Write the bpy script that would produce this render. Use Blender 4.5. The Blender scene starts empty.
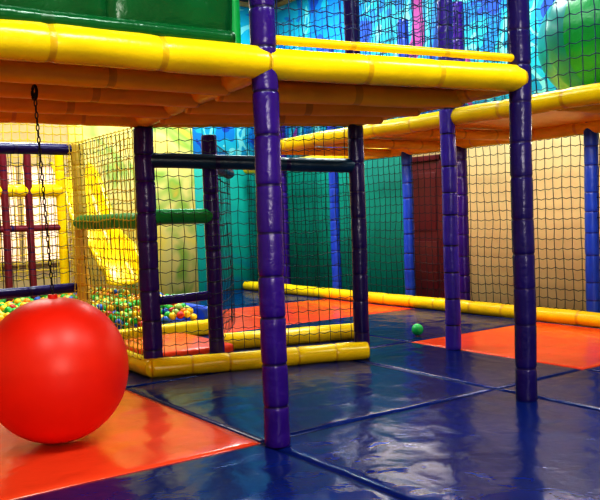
import bpy, math, random
from mathutils import Vector, Matrix, noise
random.seed(4)
scene=bpy.context.scene
scene.view_settings.view_transform='Standard'
try: scene.view_settings.look='High Contrast'
except Exception: pass
scene.view_settings.exposure=-0.2

# ---------------------------------------------------------------- materials
def vinyl(name,col,rough=.32,bump=.25,scale=9,var=.18,spec=.5,coat=0.0):
    m=bpy.data.materials.new(name); m.use_nodes=True
    nt=m.node_tree; b=nt.nodes['Principled BSDF']
    tc=nt.nodes.new('ShaderNodeTexCoord')
    n=nt.nodes.new('ShaderNodeTexNoise'); n.inputs['Scale'].default_value=scale*.5; n.inputs['Detail'].default_value=3
    nt.links.new(tc.outputs['Object'],n.inputs['Vector'])
    r=nt.nodes.new('ShaderNodeValToRGB')
    r.color_ramp.elements[0].position=.3; r.color_ramp.elements[1].position=.7
    r.color_ramp.elements[0].color=(*[c*(1-var) for c in col],1)
    r.color_ramp.elements[1].color=(*[min(1,c*(1+var*.4)) for c in col],1)
    nt.links.new(n.outputs['Fac'],r.inputs['Fac']); nt.links.new(r.outputs['Color'],b.inputs['Base Color'])
    b.inputs['Roughness'].default_value=rough
    b.inputs['Specular IOR Level'].default_value=spec
    b.inputs['Coat Weight'].default_value=coat
    if bump>0:
        n2=nt.nodes.new('ShaderNodeTexNoise'); n2.inputs['Scale'].default_value=scale*2; n2.inputs['Detail'].default_value=3
        n2.inputs['Distortion'].default_value=.6
        nt.links.new(tc.outputs['Object'],n2.inputs['Vector'])
        bp=nt.nodes.new('ShaderNodeBump'); bp.inputs['Strength'].default_value=bump; bp.inputs['Distance'].default_value=.02
        nt.links.new(n2.outputs['Fac'],bp.inputs['Height']); nt.links.new(bp.outputs['Normal'],b.inputs['Normal'])
    return m
PURPLE=vinyl('purple_vinyl',(.045,.008,.22),rough=.25)
VIOLET=vinyl('violet_vinyl',(.07,.035,.45),rough=.25)
INDIGO=vinyl('indigo_vinyl',(.02,.009,.13),rough=.25)
DPURP=vinyl('purple_tie',(.018,.005,.09))
BLUE=vinyl('blue_vinyl',(.02,.08,.58))
DBLUE=vinyl('blue_tie',(.015,.03,.26))
YEL=vinyl('yellow_vinyl',(.96,.67,.004),var=.10,rough=.27,bump=.12)
DYEL=vinyl('yellow_tie',(.78,.47,.006))
ORY=vinyl('amber_vinyl',(1.0,.60,.008),var=.10,bump=.15)
GREEN=vinyl('green_vinyl',(.02,.36,.08))
DGREEN=vinyl('green_tie',(.005,.09,.02))
FGREEN=vinyl('forest_green_vinyl',(.004,.11,.03),rough=.22)
LGREEN=vinyl('bright_green_vinyl',(.005,.36,.09))
TEALD=vinyl('dark_teal_vinyl',(.008,.05,.11))
RED=vinyl('dark_red_vinyl',(.16,.012,.03))
CREAM=vinyl('cream_vinyl',(.85,.64,.14))
BLACK=vinyl('net_cord_black',(.010,.014,.028),rough=.7,bump=0)
NAVY=vinyl('net_cord_navy',(.008,.03,.14),rough=.7,bump=0)
YNET=vinyl('net_cord_yellow',(.8,.58,.03),rough=.7,bump=0)
METAL=vinyl('dark_steel',(.05,.045,.04),rough=.35,bump=0); METAL.node_tree.nodes['Principled BSDF'].inputs['Metallic'].default_value=.9
BROWN=vinyl('deck_board',(.90,.36,.015),rough=.5)
MATB=vinyl('blue_mat_vinyl',(.003,.018,.14),rough=.2,bump=.22,scale=3.2,var=.3,spec=.22)
MATR=vinyl('orange_mat_vinyl',(.82,.085,.028),rough=.2,bump=.2,scale=3.2,var=.15,spec=.4)
BALLR=vinyl('red_ball_rubber',(.80,.024,.006),rough=.40,bump=.02,var=.06)

def wallmat(name,stops,scale=1.2,constant=True,rough=.6,dist=1.5,emit=0):
    m=bpy.data.materials.new(name); m.use_nodes=True
    nt=m.node_tree; b=nt.nodes['Principled BSDF']
    tc=nt.nodes.new('ShaderNodeTexCoord'); n=nt.nodes.new('ShaderNodeTexNoise')
    n.inputs['Scale'].default_value=scale; n.inputs['Detail'].default_value=2; n.inputs['Distortion'].default_value=dist
    nt.links.new(tc.outputs['Object'],n.inputs['Vector'])
    r=nt.nodes.new('ShaderNodeValToRGB')
    if constant: r.color_ramp.interpolation='CONSTANT'
    els=r.color_ramp.elements
    while len(els)<len(stops): els.new(.5)
    for e,(p,c) in zip(els,stops): e.position=p; e.color=(*c,1)
    nt.links.new(n.outputs['Fac'],r.inputs['Fac']); nt.links.new(r.outputs['Color'],b.inputs['Base Color'])
    b.inputs['Roughness'].default_value=rough
    if emit:
        nt.links.new(r.outputs['Color'],b.inputs['Emission Color']); b.inputs['Emission Strength'].default_value=emit
    return m
W_CREAM=wallmat('cream_paint',[(0,(.82,.56,.26)),(1,(.92,.72,.38))],constant=False)
W_MURAL=wallmat('blue_mural_paint',[(0,(.02,.10,.6)),(.36,(.01,.28,.75)),(.46,(.02,.52,.75)),(.54,(.25,.78,.85)),(.59,(.01,.40,.7)),(.66,(.5,.06,.4))],scale=.9)
W_TEAL=wallmat('teal_mural_paint',[(0,(.0,.20,.18)),(.45,(.0,.30,.24)),(.7,(.0,.36,.27))],scale=.8,constant=False)
W_TEALB=wallmat('teal_blue_mural_paint',[(0,(.0,.24,.25)),(.5,(.0,.36,.30)),(.7,(.01,.22,.45))],scale=.8,constant=False)
W_YG=wallmat('yellow_green_mural_paint',[(0,(.85,.55,.06)),(.42,(.85,.66,.15)),(.55,(.75,.62,.22)),(.66,(.30,.45,.08)),(.78,(.85,.42,.06))],scale=1.0,constant=False)
W_DARK=wallmat('dark_ceiling_paint',[(0,(.04,.06,.10)),(1,(.07,.10,.15))],constant=False)
W_PLAIN=wallmat('warm_paint',[(0,(.60,.42,.20)),(1,(.70,.54,.28))],constant=False)
W_DOOR=wallmat('maroon_door_paint',[(0,(.10,.015,.02)),(1,(.17,.02,.03))],constant=False,rough=.4)
W_WIN=wallmat('daylit_frosted_glass',[(0,(1,.66,.48)),(1,(1,.84,.74))],constant=False,emit=.6)

# ---------------------------------------------------------------- mesh helpers
def mkobj(name,verts,faces,mats,fm=None,smooth=True,parent=None):
    me=bpy.data.meshes.new(name); me.from_pydata([tuple(v) for v in verts],[],faces)
    for m in mats: me.materials.append(m)
    if fm: me.polygons.foreach_set('material_index',fm)
    me.polygons.foreach_set('use_smooth',[smooth]*len(me.polygons))
    me.update()
    o=bpy.data.objects.new(name,me); scene.collection.objects.link(o)
    if parent: o.parent=parent
    return o
def box(name,lo,hi,mat,bev=0,parent=None,segs=3):
    x0,y0,z0=lo;x1,y1,z1=hi
    v=[(x0,y0,z0),(x1,y0,z0),(x1,y1,z0),(x0,y1,z0),(x0,y0,z1),(x1,y0,z1),(x1,y1,z1),(x0,y1,z1)]
    f=[(0,3,2,1),(4,5,6,7),(0,1,5,4),(1,2,6,5),(2,3,7,6),(3,0,4,7)]
    o=mkobj(name,v,f,[mat],smooth=bev>0,parent=parent)
    if bev:
        md=o.modifiers.new('bevel','BEVEL'); md.width=bev; md.segments=segs
    return o
def frame(d):
    d=d.normalized(); up=Vector((0,0,1)) if abs(d.z)<.9 else Vector((1,0,0))
    u=d.cross(up).normalized(); w=u.cross(d).normalized()
    return u,w
def sleeve(name,p0,p1,r,mat,tie,seg=.24,N=22,parent=None,pinch=.07):
    """padded foam sleeve laced into segments, with a lacing seam down one side"""
    p0=Vector(p0);p1=Vector(p1);d=p1-p0;L=d.length;u,w=frame(d)
    n=max(1,round(L/seg)); V=[];F=[];M=[]
    prof=[0,.03,.07,.2,.4,.6,.8,.93,.97]
    ts=[]
    offs=[0]+[ (i+random.uniform(-.12,.12)) for i in range(1,n)]+[n]
    amp=[random.uniform(.6,1.3) for _ in range(n+1)]
    for i in range(n):
        for q in prof: ts.append(((offs[i]+q*(offs[i+1]-offs[i]))/n,q,amp[i] if q<.5 else amp[i+1]))
    ts.append((1,0,1))
    sx=random.random()*50
    drift=Vector((sx,3.3,1.7))
    for t,q,am in ts:
        e=min(q,1-q)*2
        rr=r*(1-pinch*am*max(0,1-e/.16)**1.5)
        c=p0+d*t
        off=(u*noise.noise(drift+Vector((t*L*1.3,0,0)))+w*noise.noise(drift+Vector((t*L*1.3,9,0))))*r*.12*min(1,t*8,(1-t)*8)
        for k in range(N):
            a=2*math.pi*k/N
            dd=u*math.cos(a)+w*math.sin(a)
            nz=noise.noise(Vector((sx+t*L*5,math.cos(a)*1.3,math.sin(a)*1.3)))*.05
            s=rr*(1+nz)
            if k==3: s*=.93
            V.append(c+off+dd*s)
    R=len(ts)
    for i in range(R-1):
        tie_f=(ts[i][1] in (0,.97))
        for k in range(N):
            F.append((i*N+k,i*N+(k+1)%N,(i+1)*N+(k+1)%N,(i+1)*N+k)); M.append(1 if tie_f else 0)
    F.append(tuple(range(N-1,-1,-1))); M.append(0)
    F.append(tuple(range((R-1)*N,R*N))); M.append(0)
    return mkobj(name,V,F,[mat,tie],M,parent=parent)
def tube_lines(name,lines,r,mat,sides=3,parent=None):
    V=[];F=[]
    for pts in lines:
        base=len(V);n=len(pts)
        for i,p in enumerate(pts):
            d=(pts[min(i+1,n-1)]-pts[max(i-1,0)]); u,w=frame(d)
            for k in range(sides):
                a=2*math.pi*k/sides; V.append(p+(u*math.cos(a)+w*math.sin(a))*r)
        for i in range(n-1):
            for k in range(sides):
                F.append((base+i*sides+k,base+i*sides+(k+1)%sides,base+(i+1)*sides+(k+1)%sides,base+(i+1)*sides+k))
    return mkobj(name,V,F,[mat],parent=parent)
def net(name,p0,p1,z0,z1,cell,mat,r=.0045,jit=.014):
    p0=Vector((*p0,0));p1=Vector((*p1,0));d=p1-p0;L=d.length;u=d.normalized();nrm=Vector((-u.y,u.x,0))
    nx=max(2,round(L/cell)); nz=max(2,round((z1-z0)/cell))
    sx=random.random()*90
    G=[]
    for i in range(nx+1):
        row=[]
        for j in range(nz+1):
            edge=0 if (i in(0,nx) or j in (0,nz)) else 1
            q=Vector((sx+i*.23,j*.23,0))
            p=p0+d*(i/nx)+Vector((0,0,z0+(z1-z0)*j/nz))
            p+=edge*(u*noise.noise(q)*jit*1.6+Vector((0,0,1))*noise.noise(q+Vector((9,3,1)))*jit*1.6+nrm*noise.noise(q*.6+Vector((1,7,5)))*jit*2)
            p+=edge*Vector((random.uniform(-1,1),random.uniform(-1,1),random.uniform(-1,1)))*jit*.3
            row.append(p)
        G.append(row)
    lines=[]
    for i in range(nx+1): lines.append([G[i][j] for j in range(nz+1)])
    for j in range(nz+1):
        l=[]
        for i in range(nx+1):
            l.append(G[i][j])
            if i<nx: l.append((G[i][j]+G[i+1][j])/2-Vector((0,0,cell*.14)))
        lines.append(l)
    return tube_lines(name,lines,r,mat)

# ---------------------------------------------------------------- room
A0,A1,B0,B1,H=-3.0,8.35,-3.0,12.5,5.2
box('floor',(A0,B0,-.16),(A1,B1,-.06),W_DARK)
box('ceiling',(A0,B0,H),(A1,B1,H+.1),W_DARK)
box('wall_right',(A1,B0,-.16),(A1+.12,B1,H),W_PLAIN)
box('wall_back',(A0,B1,-.16),(A1+.12,B1+.12,H),W_PLAIN)
box('wall_left',(A0-.12,B0,-.16),(A0,B1,H),W_PLAIN)
box('wall_front',(A0-.12,B0-.12,-.16),(A1+.12,B0,H),W_PLAIN)
def panel(name,lo,hi,mat): return box(name,lo,hi,mat,bev=.008,segs=1)
panel('wall_mural_panel',(A1-.03,1.0,2.35),(A1,B1,5.1),W_MURAL)
panel('wall_cladding_panel',(A1-.03,0.5,0),(A1,8.15,2.3),W_CREAM)
panel('wall_mural_panel',(A1-.03,8.95,0),(A1,B1,2.3),W_TEAL)
panel('wall_mural_panel',(4.4,B1-.03,0),(6.6,B1,2.9),W_YG)
panel('wall_mural_panel',(6.6,B1-.03,0),(A1-.03,B1,2.3),W_TEALB)
panel('wall_mural_panel',(6.6,B1-.03,2.35),(A1-.03,B1,5.1),W_MURAL)
# door
door=bpy.data.objects.new('door_1',None); scene.collection.objects.link(door)
box('leaf',(A1-.04,8.22,0),(A1,8.88,2.02),W_DOOR,bev=.006,parent=door)
for n_,lo,hi in [('frame_a',(A1-.07,8.15,0),(A1,8.22,2.1)),('frame_b',(A1-.07,8.88,0),(A1,8.95,2.1)),('frame_top',(A1-.07,8.15,2.02),(A1,8.95,2.1))]:
    box(n_,lo,hi,RED,bev=.006,parent=door)
for k,(z0,z1) in enumerate([(.15,.85),(1.0,1.85)]):
    box('inset_%d'%k,(A1-.055,8.32,z0),(A1-.035,8.78,z1),W_DOOR,bev=.01,parent=door)
# window
win=bpy.data.objects.new('window_1',None); scene.collection.objects.link(win)
box('pane',(2.2,B1-.03,.75),(4.3,B1,2.2),W_WIN,parent=win)
for i,a in enumerate([2.16,2.85,3.55,4.27]):
    box('mullion_%d'%i,(a,B1-.07,.7),(a+.07,B1-.02,2.25),W_PLAIN,bev=.006,parent=win)
for i,z in enumerate([.68,2.2]):
    box('rail_%d'%i,(2.16,B1-.08,z),(4.34,B1-.02,z+.07),W_PLAIN,bev=.006,parent=win)

# ---------------------------------------------------------------- floor mats
def mat_tile(a0,a1,b0,b1,m):
    g=.002; a0+=g;a1-=g;b0+=g;b1-=g
    nx=max(8,int((a1-a0)/.04)); ny=max(8,int((b1-b0)/.04))
    V=[];F=[]
    for j in range(ny+1):
        for i in range(nx+1):
            x=a0+(a1-a0)*i/nx;y=b0+(b1-b0)*j/ny
            e=min(x-a0,a1-x,y-b0,b1-y)
            z=-.006*max(0,1-e/.04)**2
            q=Vector((x*1.1,y*1.1,a0*3))
            z+=noise.noise(q)*.004
            w=noise.noise(Vector((x*2.2+y*.6,y*4.0,b0*2+a0)))
            z+=.007*max(0,1-abs(w)*7)*min(1,e/.1)*(.5+noise.noise(Vector((x,y,5))))
            w=noise.noise(Vector((x*5.2-y*1.6,y*2.0,b0*5+a0+7)))
            z+=.004*max(0,1-abs(w)*6)*min(1,e/.1)
            V.append((x,y,z))
    for j in range(ny):
        for i in range(nx):
            p=j*(nx+1)+i; F.append((p,p+1,p+nx+2,p+nx+1))
    loop=[i for i in range(nx+1)]+[(j)*(nx+1)+nx for j in range(1,ny+1)]+[ny*(nx+1)+i for i in range(nx-1,-1,-1)]+[j*(nx+1) for j in range(ny-1,0,-1)]
    s=len(V)
    for p in loop: V.append((V[p][0],V[p][1],-.06))
    for k in range(len(loop)):
        k2=(k+1)%len(loop); F.append((loop[k2],loop[k],s+k,s+k2))
    F.append(tuple(range(s+len(loop)-1,s-1,-1)))
    return mkobj('floor_mat',V,F,[m])
ae=[-1.58,.42,2.42,4.42,5.45,7.4,8.3]; be=[-.12,1.88,3.88,5.88,7.88,9.88,12.4]
orange={(1,2),(0,2),(1,3),(0,3),(4,2),(3,4),(4,4)}
for i in range(len(ae)-1):
    for j in range(len(be)-1):
        mat_tile(ae[i],ae[i+1],be[j],be[j+1],MATR if (i,j) in orange else MATB)

# ---------------------------------------------------------------- posts
P262=(2.455,3.766);P527=(4.305,3.509);P150=(2.814,6.186);P363=(4.551,5.536);P215=(3.457,6.234);P447=(5.42,5.254)
def post(p,z1,r=.073,m=PURPLE,t=DPURP,z0=-.003): return sleeve('padded_post',(*p,z0),(*p,z1),r,m,t)
post(P262,3.7,.074); post(P527,3.7,.072,INDIGO,DPURP)
post(P150,2.07,.082); post(P363,3.7,.07,INDIGO,DPURP); post(P215,2.03,.068)
post(P447,3.7,.072,VIOLET,DPURP)
F_A=7.57
for b,m,t in [(5.24,BLUE,DBLUE),(7.12,PURPLE,DPURP),(8.12,BLUE,DPURP),(9.77,BLUE,DBLUE),(11.16,PURPLE,DPURP),(3.2,PURPLE,DPURP)]:
    post((F_A,b),3.9,.075,m,t)
post((2.80,7.72),2.07,.065,CREAM,DYEL)
post((.2,3.85),3.0); post((.2,6.2),2.07)
for p in [(2.70,10.0),(3.0,10.03)]: post(p,2.2,.045,RED,DPURP)
post((3.42,10.08),2.2,.06,YEL,DYEL)
post((5.5,8.4),3.7,.07,BLUE,DBLUE); post((5.5,2.3),3.7,.07)

# ---------------------------------------------------------------- beams
Zb=2.15
def beam(p,q,z,r=.083,m=YEL,t=DYEL,z2=None,name='padded_beam',seg=.55): return sleeve(name,(*p,z),(*q,z if z2 is None else z2),r,m,t,seg=seg,pinch=.06)
def lerp(p,q,t): return (p[0]+(q[0]-p[0])*t,p[1]+(q[1]-p[1])*t)
beam((.15,3.82),P262,Zb,.092); beam(P262,P527,Zb,.088)
beam(P262,P150,Zb); beam(P527,P363,Zb); beam((.2,6.2),P150,Zb,.08); beam(P150,P363,Zb,.08)
beam(P262,P527,2.285,.026,name='padded_rail')
for t in (.3,.55,.8):
    beam(lerp(P262,P150,t),lerp(P527,P363,t),2.115,.075,ORY,DYEL,seg=.9)
for t in (.22,.45,.7):
    beam((.2,lerp(P262,P150,t)[1]),lerp(P262,P150,t),2.12,.07,ORY,DYEL,seg=.9)
def deck(name,poly,z0,z1,m):
    n=len(poly); V=[(*p,z0) for p in poly]+[(*p,z1) for p in poly]
    F=[tuple(range(n-1,-1,-1)),tuple(range(n,2*n))]+[(i,(i+1)%n,n+(i+1)%n,n+i) for i in range(n)]
    return mkobj(name,V,F,[m],smooth=False)
deck('platform_deck',[(.15,3.85),(2.45,3.8),(4.28,3.55),(4.53,5.5),(2.81,6.15),(.15,6.15)],2.19,2.225,BROWN)
# second platform
beam((5.5,2.3),(5.47,5.25),Zb,.08); beam((5.47,5.25),(5.5,8.4),Zb,.08)
beam((F_A,3.2),(F_A,12.3),Zb,.085)
for b in (2.9,4.1,6.1,7.3,8.4):
    beam((5.5,b),(F_A,b),2.12,.055,ORY if b!=8.4 else YEL,DYEL)
deck('platform_deck',[(5.48,2.3),(F_A,2.3),(F_A,8.4),(5.48,8.4)],2.185,2.22,ORY)
beam((F_A-.1,3.2),(F_A-.1,12.3),.07,.085)
# enclosure base beams
beam((P150[0]-.05,P150[1]-.07),(P363[0],P363[1]-.07),.075,.08,seg=.3)
beam((P150[0]-.04,P150[1]-.1),(2.78,7.7),.075,.08,seg=.3)
beam((3.84,6.87),(5.25,6.42),.08,.085)
box('foam_step',(2.95,6.42,.0),(3.75,7.5,.13),MATR,bev=.035)
# mid beams
beam(P150,P363,1.80,.062,TEALD,DPURP,z2=1.72)
beam(P150,(2.8,7.75),1.30,.07,GREEN,DGREEN)
beam(P150,P215,1.32,.065,GREEN,DGREEN)
beam(P215,(4.45,7.6),1.78,.06,TEALD,DPURP)
beam(P150,P215,.62,.04,PURPLE,DPURP)
beam((0,7.72),(2.8,7.75),2.02,.055,INDIGO,DPURP)
beam((0,7.62),(2.8,7.75),.66,.05,INDIGO,DPURP)
beam((1.0,10.0),(3.42,10.08),1.72,.08)
beam((1.0,9.9),(3.42,10.08),1.25,.04,RED,DPURP)

# ---------------------------------------------------------------- nets
net('safety_net',P262,P527,2.3,3.6,.085,NAVY,.0038)
net('safety_net',P150,P363,.15,2.07,.1,BLACK,.0034)
net('safety_net',P150,(2.8,7.75),.15,2.07,.1,BLACK,.0034)
net('safety_net',(P150[0]-.1,P150[1]),(2.7,7.75),.15,2.07,.085,YNET,.0045)
net('safety_net',(F_A,3.3),(F_A,12.3),.15,2.07,.115,BLACK,.0045)
net('safety_net',(F_A,3.3),(F_A,12.3),2.24,3.8,.125,NAVY,.0045)
net('safety_net',(5.48,2.3),(5.48,8.4),2.24,3.6,.11,NAVY,.0045)
net('safety_net',(0,7.7),(2.8,7.75),.7,2.0,.13,BLACK,.0036)
net('safety_net',P215,(4.45,7.6),.15,2.0,.11,BLACK,.0036)
net('safety_net',P527,P363,2.24,3.6,.1,NAVY,.0038)
net('safety_net',(1.0,10.05),(3.42,10.1),.5,2.2,.13,BLACK,.0045)
net('safety_net',(1.0,11.95),(4.45,12.0),.5,2.9,.12,YNET,.0085)

# ---------------------------------------------------------------- green padded guard on the platform
gp=bpy.data.objects.new('green_padded_guard_panel',None); scene.collection.objects.link(gp)
def cushion(name,a0,a1,z0,z1,b,th,mat,parent):
    nx,nz=28,20; V=[];F=[]
    for side in (-1,1):
        for j in range(nz+1):
            for i in range(nx+1):
                s=i/nx*2-1;t=j/nz*2-1
                k=((1-abs(s)**5)*(1-abs(t)**5))**.45 if abs(s)<1 and abs(t)<1 else 0
                cx=s*(1-.03*t**8);cz=t*(1-.03*s**8)
                x=(a0+a1)/2+cx*(a1-a0)/2; z=(z0+z1)/2+cz*(z1-z0)/2
                V.append((x,b+side*k*th/2+noise.noise(Vector((x*4,z*4,b)))*.012,z))
    o=(nx+1)*(nz+1)
    for j in range(nz):
        for i in range(nx):
            p=j*(nx+1)+i
            F.append((p,p+1,p+nx+2,p+nx+1)); F.append((o+p,o+p+nx+1,o+p+nx+2,o+p+1))
    return mkobj(name,V,F,[mat],parent=parent)
cushion('cushion_1',.25,1.62,2.25,3.0,3.90,.16,FGREEN,gp)
cushion('cushion_2',1.58,2.33,2.25,3.0,3.88,.16,FGREEN,gp)
sleeve('bottom_roll',(.2,3.84,2.275),(2.28,3.81,2.275),.045,FGREEN,DGREEN,parent=gp,seg=1.0)
sleeve('end_roll',(2.33,3.86,2.25),(2.33,3.86,3.0),.035,LGREEN,DGREEN,parent=gp,seg=.4)

# ---------------------------------------------------------------- green tube slide on far platform
def tube_slide():
    path=[Vector((6.68,2.0+2.35*i/22,2.86)) for i in range(22)]
    for i in range(13):
        a=math.pi/2*i/12
        path.append(Vector((7.3-.62*math.cos(a),4.35+.42*math.sin(a),2.86)))
    path.append(Vector((7.48,4.77,2.86)))
    V=[];F=[];M=[];N=32; n=len(path)
    for i,p in enumerate(path):
        d=(path[min(i+1,n-1)]-path[max(i-1,0)]);u,w=frame(d)
        r=.54+(.045 if i%8 in (0,) else 0)
        for k in range(N):
            a=2*math.pi*k/N; V.append(p+(u*math.cos(a)+w*math.sin(a))*r)
        if i:
            for k in range(N):
                F.append(((i-1)*N+k,(i-1)*N+(k+1)%N,i*N+(k+1)%N,i*N+k)); M.append(1 if (i//8)%2==1 and i<32 else 0)
    o=mkobj('tube_slide',V,F,[LGREEN,vinyl('teal_plastic',(.0,.30,.30),bump=0)],M)
    md=o.modifiers.new('solid','SOLIDIFY'); md.thickness=.02
tube_slide()

# ---------------------------------------------------------------- yellow slide dropping into the ball pit
def yellow_slide():
    V=[];F=[];prof=[(-.30,.20),(-.27,.22),(-.25,.18),(-.22,.03),(-.1,0),(.1,0),(.22,.03),(.25,.18),(.27,.22),(.30,.20)]
    n=30
    for i in range(n+1):
        t=i/n
        y=11.2-2.0*t; z=.48+1.45*(1-t)**1.1*(1)+.09*math.sin(t*9); x=3.95-.1*t
        for px,pz in prof: V.append((x+px,y,z+pz))
    m=len(prof)
    for i in range(n):
        for k in range(m-1): F.append((i*m+k,i*m+k+1,(i+1)*m+k+1,(i+1)*m+k))
    o=mkobj('wavy_slide',V,F,[YEL]); md=o.modifiers.new('s','SOLIDIFY'); md.thickness=.025
yellow_slide()

# ---------------------------------------------------------------- ball pit
pit=bpy.data.objects.new('ball_pit',None); scene.collection.objects.link(pit)
PA0,PA1,PB0,PB1=.1,4.4,7.85,11.9
def wallpad(n_,lo,hi,m): box(n_,lo,hi,m,bev=.04,parent=pit)
wallpad('side_front',(PA0,PB0-.02,-.0),(PA1,PB0+.12,.17),YEL)
wallpad('side_right',(PA1-.12,PB0+.1,0),(PA1,PB1,.3),BLUE)
wallpad('side_left',(PA0,PB0+.1,0),(PA0+.12,PB1,.3),BLUE)
wallpad('side_back',(PA0,PB1-.12,0),(PA1,PB1,.36),BLUE)
box('bed',(PA0+.1,PB0+.1,.0),(PA1-.1,PB1-.1,.14),BLUE,parent=pit)
cols=[(.03,.40,.06),(.85,.55,.02),(.6,.04,.03),(.02,.12,.5),(.85,.26,.02),(.4,.58,.15)]
bm_=[vinyl('pit_ball_%d'%i,c,bump=0,var=.05,rough=.3) for i,c in enumerate(cols)]
import bmesh
bm=bmesh.new(); bmesh.ops.create_icosphere(bm,subdivisions=2,radius=1); bm.verts.ensure_lookup_table()
sv=[v.co.copy() for v in bm.verts]; sf=[tuple(v.index for v in f.verts) for f in bm.faces]; bm.free()
V=[];F=[];M=[]
R=.044; y=PB0+.17
while y<PB1-.18:
    x=PA0+.2
    rise=min(1,(y-PB0-.15)/.5)
    while x<PA1-.18:
        if random.random()<.97:
            c=Vector((x+random.uniform(-.01,.01),y+random.uniform(-.01,.01),.17+.14*rise+random.uniform(0,.06)+.05*noise.noise(Vector((x*1.5,y*1.5,0)))))
            b0=len(V); V+= [c+v*R for v in sv]; F+=[tuple(b0+k for k in f) for f in sf]
            mi=random.choices(range(6),[6,5,1,2,2,2])[0]; M+=[mi]*len(sf)
        x+=.09
    y+=.085
mkobj('balls',V,F,bm_,M,parent=pit)
# stray ball on the mats
me=[Vector((5.74,6.07,.07))+v*.066 for v in sv]
o=mkobj('play_ball',me,sf,[vinyl('green_ball_plastic',(.02,.55,.15),bump=0,var=.05,rough=.25)]); md=o.modifiers.new('s','SUBSURF'); md.levels=2; md.render_levels=2

# ---------------------------------------------------------------- hanging ball
hb=bpy.data.objects.new('hanging_bouncy_ball',None); scene.collection.objects.link(hb)
C=Vector((1.51,4.68,.44)); RB=.43
V=[];F=[];nu,nv=64,48
for j in range(nv+1):
    th=math.pi*j/nv
    for i in range(nu):
        ph=2*math.pi*i/nu
        r=RB*(1-.012*max(0,math.cos(th))**30)
        g=1-.004*math.exp(-((th-math.pi/2)/.02)**2)
        V.append(C+Vector((math.sin(th)*math.cos(ph)*.975,math.sin(th)*math.sin(ph)*.975,math.cos(th)))*r*g)
for j in range(nv):
    for i in range(nu): F.append((j*nu+i,(j+1)*nu+i,(j+1)*nu+(i+1)%nu,j*nu+(i+1)%nu))
mkobj('ball_skin',V,F,[BALLR],parent=hb)
top=C.z+RB
sleeve('ball_neck',(C.x,C.y,top-.02),(C.x,C.y,top+.015),.028,BALLR,RED,seg=.06,parent=hb)
lines=[]
z=top+.0;k=0
lean=Vector((-.04,.028,0))
while z<2.03:
    pts=[]
    f=(z-top)/(2.05-top)
    for i in range(13):
        a=2*math.pi*i/12
        lx=.008*math.cos(a);lz=.022*math.sin(a)
        pts.append(C+lean*f+Vector(((lx if k%2 else 0),(0 if k%2 else lx),z-C.z+.02+lz)))
    lines.append(pts); z+=.036;k+=1
tube_lines('chain',lines,.0034,METAL,sides=6,parent=hb)
pts=[C+lean+Vector((0,.04*math.cos(a),2.065-C.z+.04*math.sin(a))) for a in [2*math.pi*i/20 for i in range(21)]]
tube_lines('shackle_strap',[pts],.009,METAL,sides=8,parent=hb)

# ---------------------------------------------------------------- lights
def area(name,loc,size,energy,col=(1,.93,.82),rot=(0,0,0),sy=None):
    l=bpy.data.lights.new(name,'AREA'); l.energy=energy; l.size=size; l.color=col
    if sy: l.shape='RECTANGLE'; l.size_y=sy
    o=bpy.data.objects.new(name,l); scene.collection.objects.link(o); o.location=loc; o.rotation_euler=rot
    return o
for loc,e in [((2.4,1.2,5.1),140),((5.6,1.4,5.1),130),((-.6,1.5,5.1),110),((6.3,6.6,5.1),170),((3.3,10.3,5.1),130),((6.6,10.6,5.1),180),((3.0,7.0,5.1),100)]:
    area('ceiling_light',loc,1.2,e,col=(.90,.99,.93))
area('front_fill',(.5,-2.7,2.4),2.6,175,rot=(math.radians(82),0,math.radians(-20)),sy=1.4,col=(1,.95,.85))  # added soft fill from behind the camera, not a fitted lamp
area('fill_light',(6.6,7.3,2.05),.12,34,sy=2.2)  # added fill under the second deck to brighten the cream wall
area('fill_light',(6.6,4.6,2.05),.12,26,sy=1.6)  # same added fill, nearer end of the deck
area('fill_light',(2.2,9.0,3.2),1.2,50)  # added fill hung in the air over the ball pit, no fixture
w=bpy.data.worlds.new('world'); scene.world=w; w.use_nodes=True
w.node_tree.nodes['Background'].inputs[0].default_value=(.5,.55,.65,1); w.node_tree.nodes['Background'].inputs[1].default_value=.3

# ---------------------------------------------------------------- camera
cam=bpy.data.cameras.new('camera'); cam.lens=48; cam.sensor_width=36; cam.sensor_fit='HORIZONTAL'; cam.clip_start=.05
co=bpy.data.objects.new('camera',cam); scene.collection.objects.link(co)
M4=Matrix.Translation((0,0,1.3))@Matrix.Rotation(math.radians(-35.2),4,'Z')@Matrix.Rotation(math.radians(90-2.5),4,'X')@Matrix.Rotation(math.radians(-2.0),4,'Z')
co.matrix_world=M4
scene.camera=co
